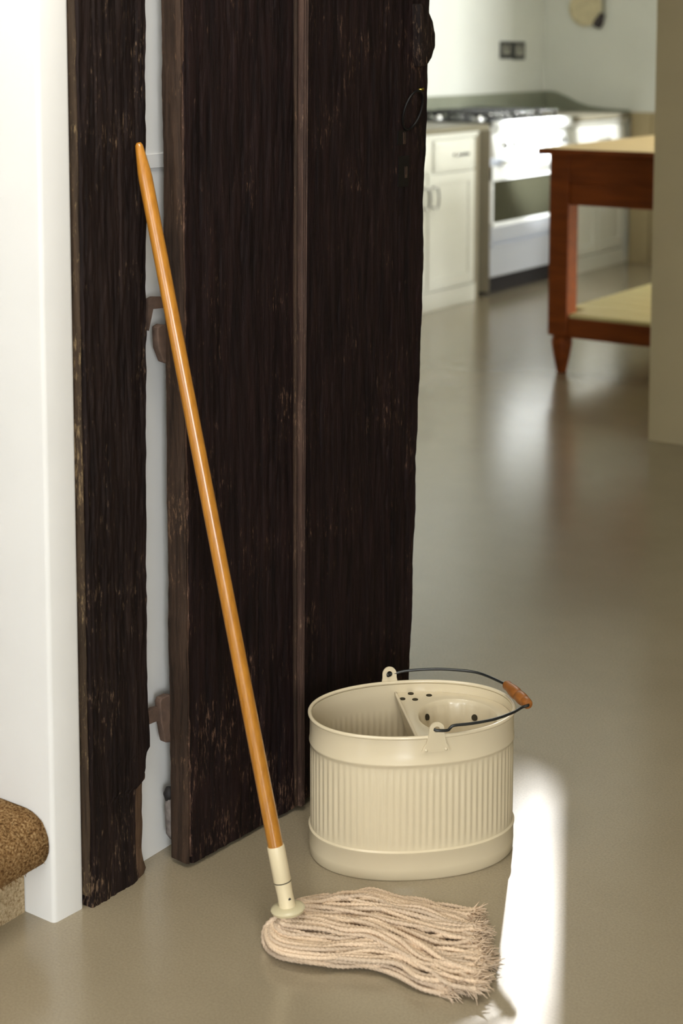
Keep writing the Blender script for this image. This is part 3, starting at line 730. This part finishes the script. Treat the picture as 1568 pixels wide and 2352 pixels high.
# ------------------------------------------------------------------ kitchen units
def shaker(parent, name, y0, y1, z0, z1, x=CF, panel=True, frame=.055):
    t = .020
    if not panel:
        d = build(name, box(x-t, x, y0, y1, z0, z1, .002, 1), M['cab'], parent)
        build('panel_bead', join(box(x, x+.003, y0+.02, y1-.02, z0+.02, z0+.026), box(x, x+.003, y0+.02, y1-.02, z1-.026, z1-.02), box(x, x+.003, y0+.02, y0+.026, z0+.02, z1-.02), box(x, x+.003, y1-.026, y1-.02, z0+.02, z1-.02)), M['cab'], d)
        return d
    g = join(box(x-t, x, y0, y0+frame, z0, z1, .002, 1), box(x-t, x, y1-frame, y1, z0, z1, .002, 1),
             box(x-t, x, y0+frame, y1-frame, z0, z0+frame, .002, 1), box(x-t, x, y0+frame, y1-frame, z1-frame, z1, .002, 1))
    d = build(name, g, M['cab'], parent)
    build('panel', box(x-t, x-.012, y0+frame, y1-frame, z0+frame, z1-frame), M['cab'], d)
    return d
def bow(parent, p0, p1, out=.032):
    p0, p1 = np.array(p0), np.array(p1); m_ = (p0+p1)/2; o_ = np.array([out, 0, 0])
    h_ = build('handle', tube(spline([p0, p0+o_*.9, m_+o_*1.15, p1+o_*.9, p1], 6), .0045, 8), M['iron'], parent, smooth=True)
    for p in (p0, p1):
        q = p + o_*.7
        build('knuckle', lathe(q - np.array([0, 0, .010]), (0, 0, 1), [(0, .002), (.003, .008), (.010, .011), (.017, .008), (.020, .002)], 14), M['chrome'], h_, smooth=True)
    return h_
KX = -4.85
def cabinet(name, y0, y1, label, drawers, doors, group='painted kitchen base cabinets'):
    c = empty(name, (-4.55, (y0+y1)/2, 0), label, 'cabinet', group)
    build('carcass', box(KX+.01, CF-.022, y0, y1, 0.0, 0.875), M['cab'], c)
    build('plinth', box(CF-.022, CF-.004, y0, y1, 0.0, 0.095, .002, 1), M['cab'], c)
    build('cornice', join(box(CF-.022, CF+.004, y0, y1, 0.868, 0.884, .003, 1), box(CF-.022, CF+.014, y0, y1, .884, .896, .003, 1)), M['cab'], c)
    for (a, b) in drawers:
        d = shaker(c, 'drawer', a, b, .705, .860, panel=False); m_ = (a+b)/2 + .04
        bow(d, (CF, m_-.055, .785), (CF, m_+.055, .785), .026)
    for (a, b, side) in doors:
        d = shaker(c, 'cabinet_door', a, b, .105, .695)
        if side: yk = a + .035 if side < 0 else b - .035; bow(d, (CF, yk, .53), (CF, yk, .63), .034)
    return c
cabinet('base_cabinet', 5.60, 7.305, 'off-white base cabinet with bow handles, between dark door and range cooker', [(5.62, 6.22), (6.24, 6.86), (6.89, 7.285)], [(5.62, 6.22, 1), (6.24, 6.815, 1), (6.83, 7.285, -1)])
cabinet('base_cabinet', 8.365, YB-.030, 'off-white base cabinet in the far corner, seen over and under the wooden table', [(8.385, 9.12)], [(8.385, 8.75, 1), (8.765, 9.12, -1)])
def worktop(y0, y1, label):
    o = build('worktop', box(KX+.026, CF+.022, y0, y1, .897, .930, .005), M['worktop'], loc=(-4.55, (y0+y1)/2, .897))
    tag(o, label, 'worktop', 'grey worktops')
worktop(5.60, 7.40, 'grey-brown worktop on the cabinet left of the range cooker')
worktop(8.345, YB-.030, 'pale-edged worktop in the far corner right of the range cooker')
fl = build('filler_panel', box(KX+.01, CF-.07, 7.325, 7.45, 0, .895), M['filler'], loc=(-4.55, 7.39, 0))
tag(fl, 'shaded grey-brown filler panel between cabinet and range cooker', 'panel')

# range cooker
ry0, ry1 = 7.468, 8.318
rg = empty('range_cooker', (-4.55, (ry0+ry1)/2, 0), 'steel and white range cooker with gas hob against the kitchen wall', 'cooker')
build('body', box(KX+.03, CF-.022, ry0, ry1, .095, .905, .004), M['steel'], rg)
build('plinth', box(KX+.06, CF-.05, ry0+.02, ry1-.02, 0.0, .095), M['plinth'], rg)
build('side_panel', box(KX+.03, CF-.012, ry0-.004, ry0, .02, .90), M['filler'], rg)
d = build('storage_drawer', box(CF-.022, CF, ry0, ry1, .100, .278, .006), M['steel'], rg); build('drawer_lip', box(CF, CF+.010, ry0, ry1, .262, .276, .003), M['steel'], d)
build('lower_panel', box(CF-.022, CF+.004, ry0, ry1, .290, .372, .006), M['steel'], rg)
od = build('oven_door', join(box(CF-.022, CF+.002, ry0, ry0+.014, .378, .70, .003), box(CF-.022, CF+.002, ry1-.014, ry1, .378, .70, .003), box(CF-.022, CF+.006, ry0, ry1, .618, .70, .004), box(CF-.022, CF+.012, ry0, ry1, .372, .395, .006)), M['glosswhite'], rg)
build('oven_glass', box(CF-.020, CF-.002, ry0+.012, ry1-.012, .392, .622), M['ovenglass'], od)
hd = build('door_handle', tube([(CF+.055, ry0+.03, .716), (CF+.055, ry1-.03, .716)], .0165, 14), M['glosswhite'], od, smooth=True, autosmooth=40)
for y in (ry0+.07, ry1-.07):
    build('handle_bracket', box(CF, CF+.055, y-.010, y+.010, .703, .729, .003), M['steel'], hd)
cp = build('control_panel', loft([[(CF-.02, y, .742), (CF+.012, y, .742), (CF+.016, y, .760), (CF-.004, y, .870), (CF-.03, y, .872)] for y in (ry0, ry1)]), M['glosswhite'], rg)
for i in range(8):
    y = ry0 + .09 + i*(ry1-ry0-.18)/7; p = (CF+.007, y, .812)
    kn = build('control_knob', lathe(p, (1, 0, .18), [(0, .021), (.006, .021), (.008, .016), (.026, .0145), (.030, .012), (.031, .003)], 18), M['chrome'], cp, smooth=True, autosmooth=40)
    build('knob_pointer_shadow', box(CF+.030, CF+.044, y-.008, y+.008, .790, .812), M['hob'], kn)  # dark block enlarged to imitate the shadow under the knob
build('hob_front', tube([(CF+.006, ry0, .905), (CF+.006, ry1, .905)], .034, 20), M['glosswhite'], rg, smooth=True, autosmooth=40)
hb = build('hob_top', box(KX+.03, CF+.004, ry0, ry1, .905, .937, .004), M['hob'], rg)
for i, y in enumerate(np.linspace(ry0+.14, ry1-.14, 3)):
    for x in (-4.42, -4.68):
        b_ = build('burner', lathe((x, y, .936), (0, 0, 1), [(0, .045), (.010, .045), (.012, .036), (.022, .034), (.025, .028)], 20), M['chrome'], hb, smooth=True, autosmooth=40)
        build('burner_cap', lathe((x, y, .961), (0, 0, 1), [(0, .032), (.006, .031), (.009, .020)], 20), M['hob'], b_, smooth=True)
    g = []
    for dy in (-.09, -.03, .03, .09): g.append(box(-4.80, -4.30, y+dy-.005, y+dy+.005, .968, .980, .002, 1))
    for x in (-4.80, -4.55, -4.30): g += [box(x-.006, x+.006, y-.10, y+.10, .966, .978, .002, 1), box(x-.006, x+.006, y-.10, y-.088, .935, .968), box(x-.006, x+.006, y+.088, y+.10, .935, .968)]
    build('pan_support', join(*g), M['hob'], hb)
    for dy in (-.09, -.03, .03, .09): build('support_tip', lathe((-4.30, y+dy, .972), (1, 0, 0), [(0, .006), (.008, .008), (.016, .005)], 10), M['chrome'], hb, smooth=True)

# wooden work table
TX0, TX1, TY0, TY1, TH = -3.055, -1.35, 5.838, 7.00, .930
tbl = empty('work_table', ((TX0+TX1)/2, (TY0+TY1)/2, 0), 'reddish-brown wooden kitchen work table with low shelf and turned feet', 'table')
build('tabletop', box(TX0-.035, TX1+.035, TY0-.03, TY1+.03, TH-.024, TH, .004), M['tabletop'], tbl, label='scrubbed pale pine top')
build('top_edge', join(box(TX0-.037, TX1+.037, TY0-.033, TY0-.028, TH-.026, TH-.002), box(TX0-.038, TX0-.034, TY0-.03, TY1+.03, TH-.026, TH-.002)), M['tabledark'], tbl)
for (x, y) in ((TX0, TY0), (TX1-.088, TY0), (TX0, TY1-.088), (TX1-.088, TY1-.088)):
    lg = build('leg', box(x, x+.088, y, y+.088, .160, TH-.024, .004), M['tabledark'], tbl)
    build('turned_foot', lathe((x+.044, y+.044, 0), (0, 0, 1), [(0, .017), (.003, .021), (.02, .024), (.08, .036), (.125, .0435), (.145, .042), (.150, .036), (.156, .040), (.162, .040)], 20), M['tabledark'], lg, smooth=True, autosmooth=40)
for (x0, x1, y0, y1) in ((TX0+.088, TX1-.088, TY0+.010, TY0+.034), (TX0+.088, TX1-.088, TY1-.034, TY1-.010)):
    ap_ = build('apron', box(x0, x1, y0, y1, .700, TH-.024, .003), M['tabledark'], tbl)
    if y0 < TY0+.1: build('drawer_front', box(x0+.0, x1-.0, y0-.006, y0+.002, .790, .900, .002), M['tabledark'], ap_)
    build('low_rail', box(x0, x1, y0-.004, y1, .155, .236, .004), M['tabledark'], tbl)
for (x0, x1) in ((TX0+.012, TX0+.034), (TX1-.034, TX1-.012)):
    build('apron', box(x0, x1, TY0+.088, TY1-.088, .700, TH-.024, .003), M['tabledark'], tbl)
    build('low_rail', box(x0, x1, TY0+.088, TY1-.088, .155, .228, .004), M['tabledark'], tbl)
nsl = 7; yy = np.linspace(TY0+.012, TY1-.012, nsl+1)
for i in range(nsl):
    build('shelf_board', box(TX0+.01+(.08 if i in (0, nsl-1) else 0), TX1-.01-(.08 if i in (0, nsl-1) else 0), yy[i]+.002, yy[i+1]-.002, .236, .252, .002, 1), M['shelf'], tbl)

# ------------------------------------------------------------------ things on the kitchen walls
for i, (a, b, lab) in enumerate((((1150, 95), (1176, 135), 'left of two steel wall sockets above the hob'), ((1179, 96), (1206, 137), 'right of two steel wall sockets above the hob'))):
    p, q = onx(*a, KX+.01), onx(*b, KX+.01); ya, yb_, za, zb = p[1], q[1], q[2], p[2]
    e = empty('wall_socket', (KX, (ya+yb_)/2, (za+zb)/2), lab, 'socket', 'wall sockets above the hob')
    build('face_plate', box(KX, KX+.010, ya, yb_, za, zb, .003), M['sockdark'], e)
    build('rocker', box(KX+.010, KX+.014, ya+.025, yb_-.030, za+.025, zb-.022, .002), M['socket'], e)
    build('rocker_switch', box(KX+.014, KX+.018, (ya+yb_)/2-.012, (ya+yb_)/2+.012, zb-.05, zb-.03, .001), M['sockdark'], e)
pc = ony(1345, 18, YB-.02); pr = abs(ony(1383, 18, YB-.02)[0]-pc[0])
pl = empty('wall_plate', (float(pc[0]), YB, float(pc[2])), 'round pale cream plate hung high on the kitchen back wall', 'plate')
build('dish', lathe((pc[0], YB-.001, pc[2]), (0, -1, 0), [(0, pr*.55), (.004, pr*.62), (.020, pr*.98), (.024, pr), (.025, pr*.97), (.013, pr*.68), (.010, pr*.2)], 40), M['plate'], pl, smooth=True, autosmooth=40)
build('foot_ring', lathe((pc[0], YB-.0005, pc[2]), (0, -1, 0), [(0, pr*.50), (.006, pr*.52)], 30), M['plate'], pl)
ra = ony(1386, -60, YB-.015); rb = ony(1384, 42, YB-.015); hb0 = ony(1384, 30, YB-.018); hb1 = ony(1369, 62, YB-.018)
br = empty('hanging_brush', (float(rb[0]), YB, float(rb[2])), 'grey rod with dark brush head hanging beside the round wall plate', 'brush')
build('rod', tube([ra, rb], .011, 10), M['greyrod'], br, smooth=True, autosmooth=40)
build('brush_head', tube(spline([hb0, hb0*.5+hb1*.5, hb1], 5), [.008]+[.022]*4+[.030]*4+[.030, .024], 12), M['darkhead'], br, smooth=True, autosmooth=50)
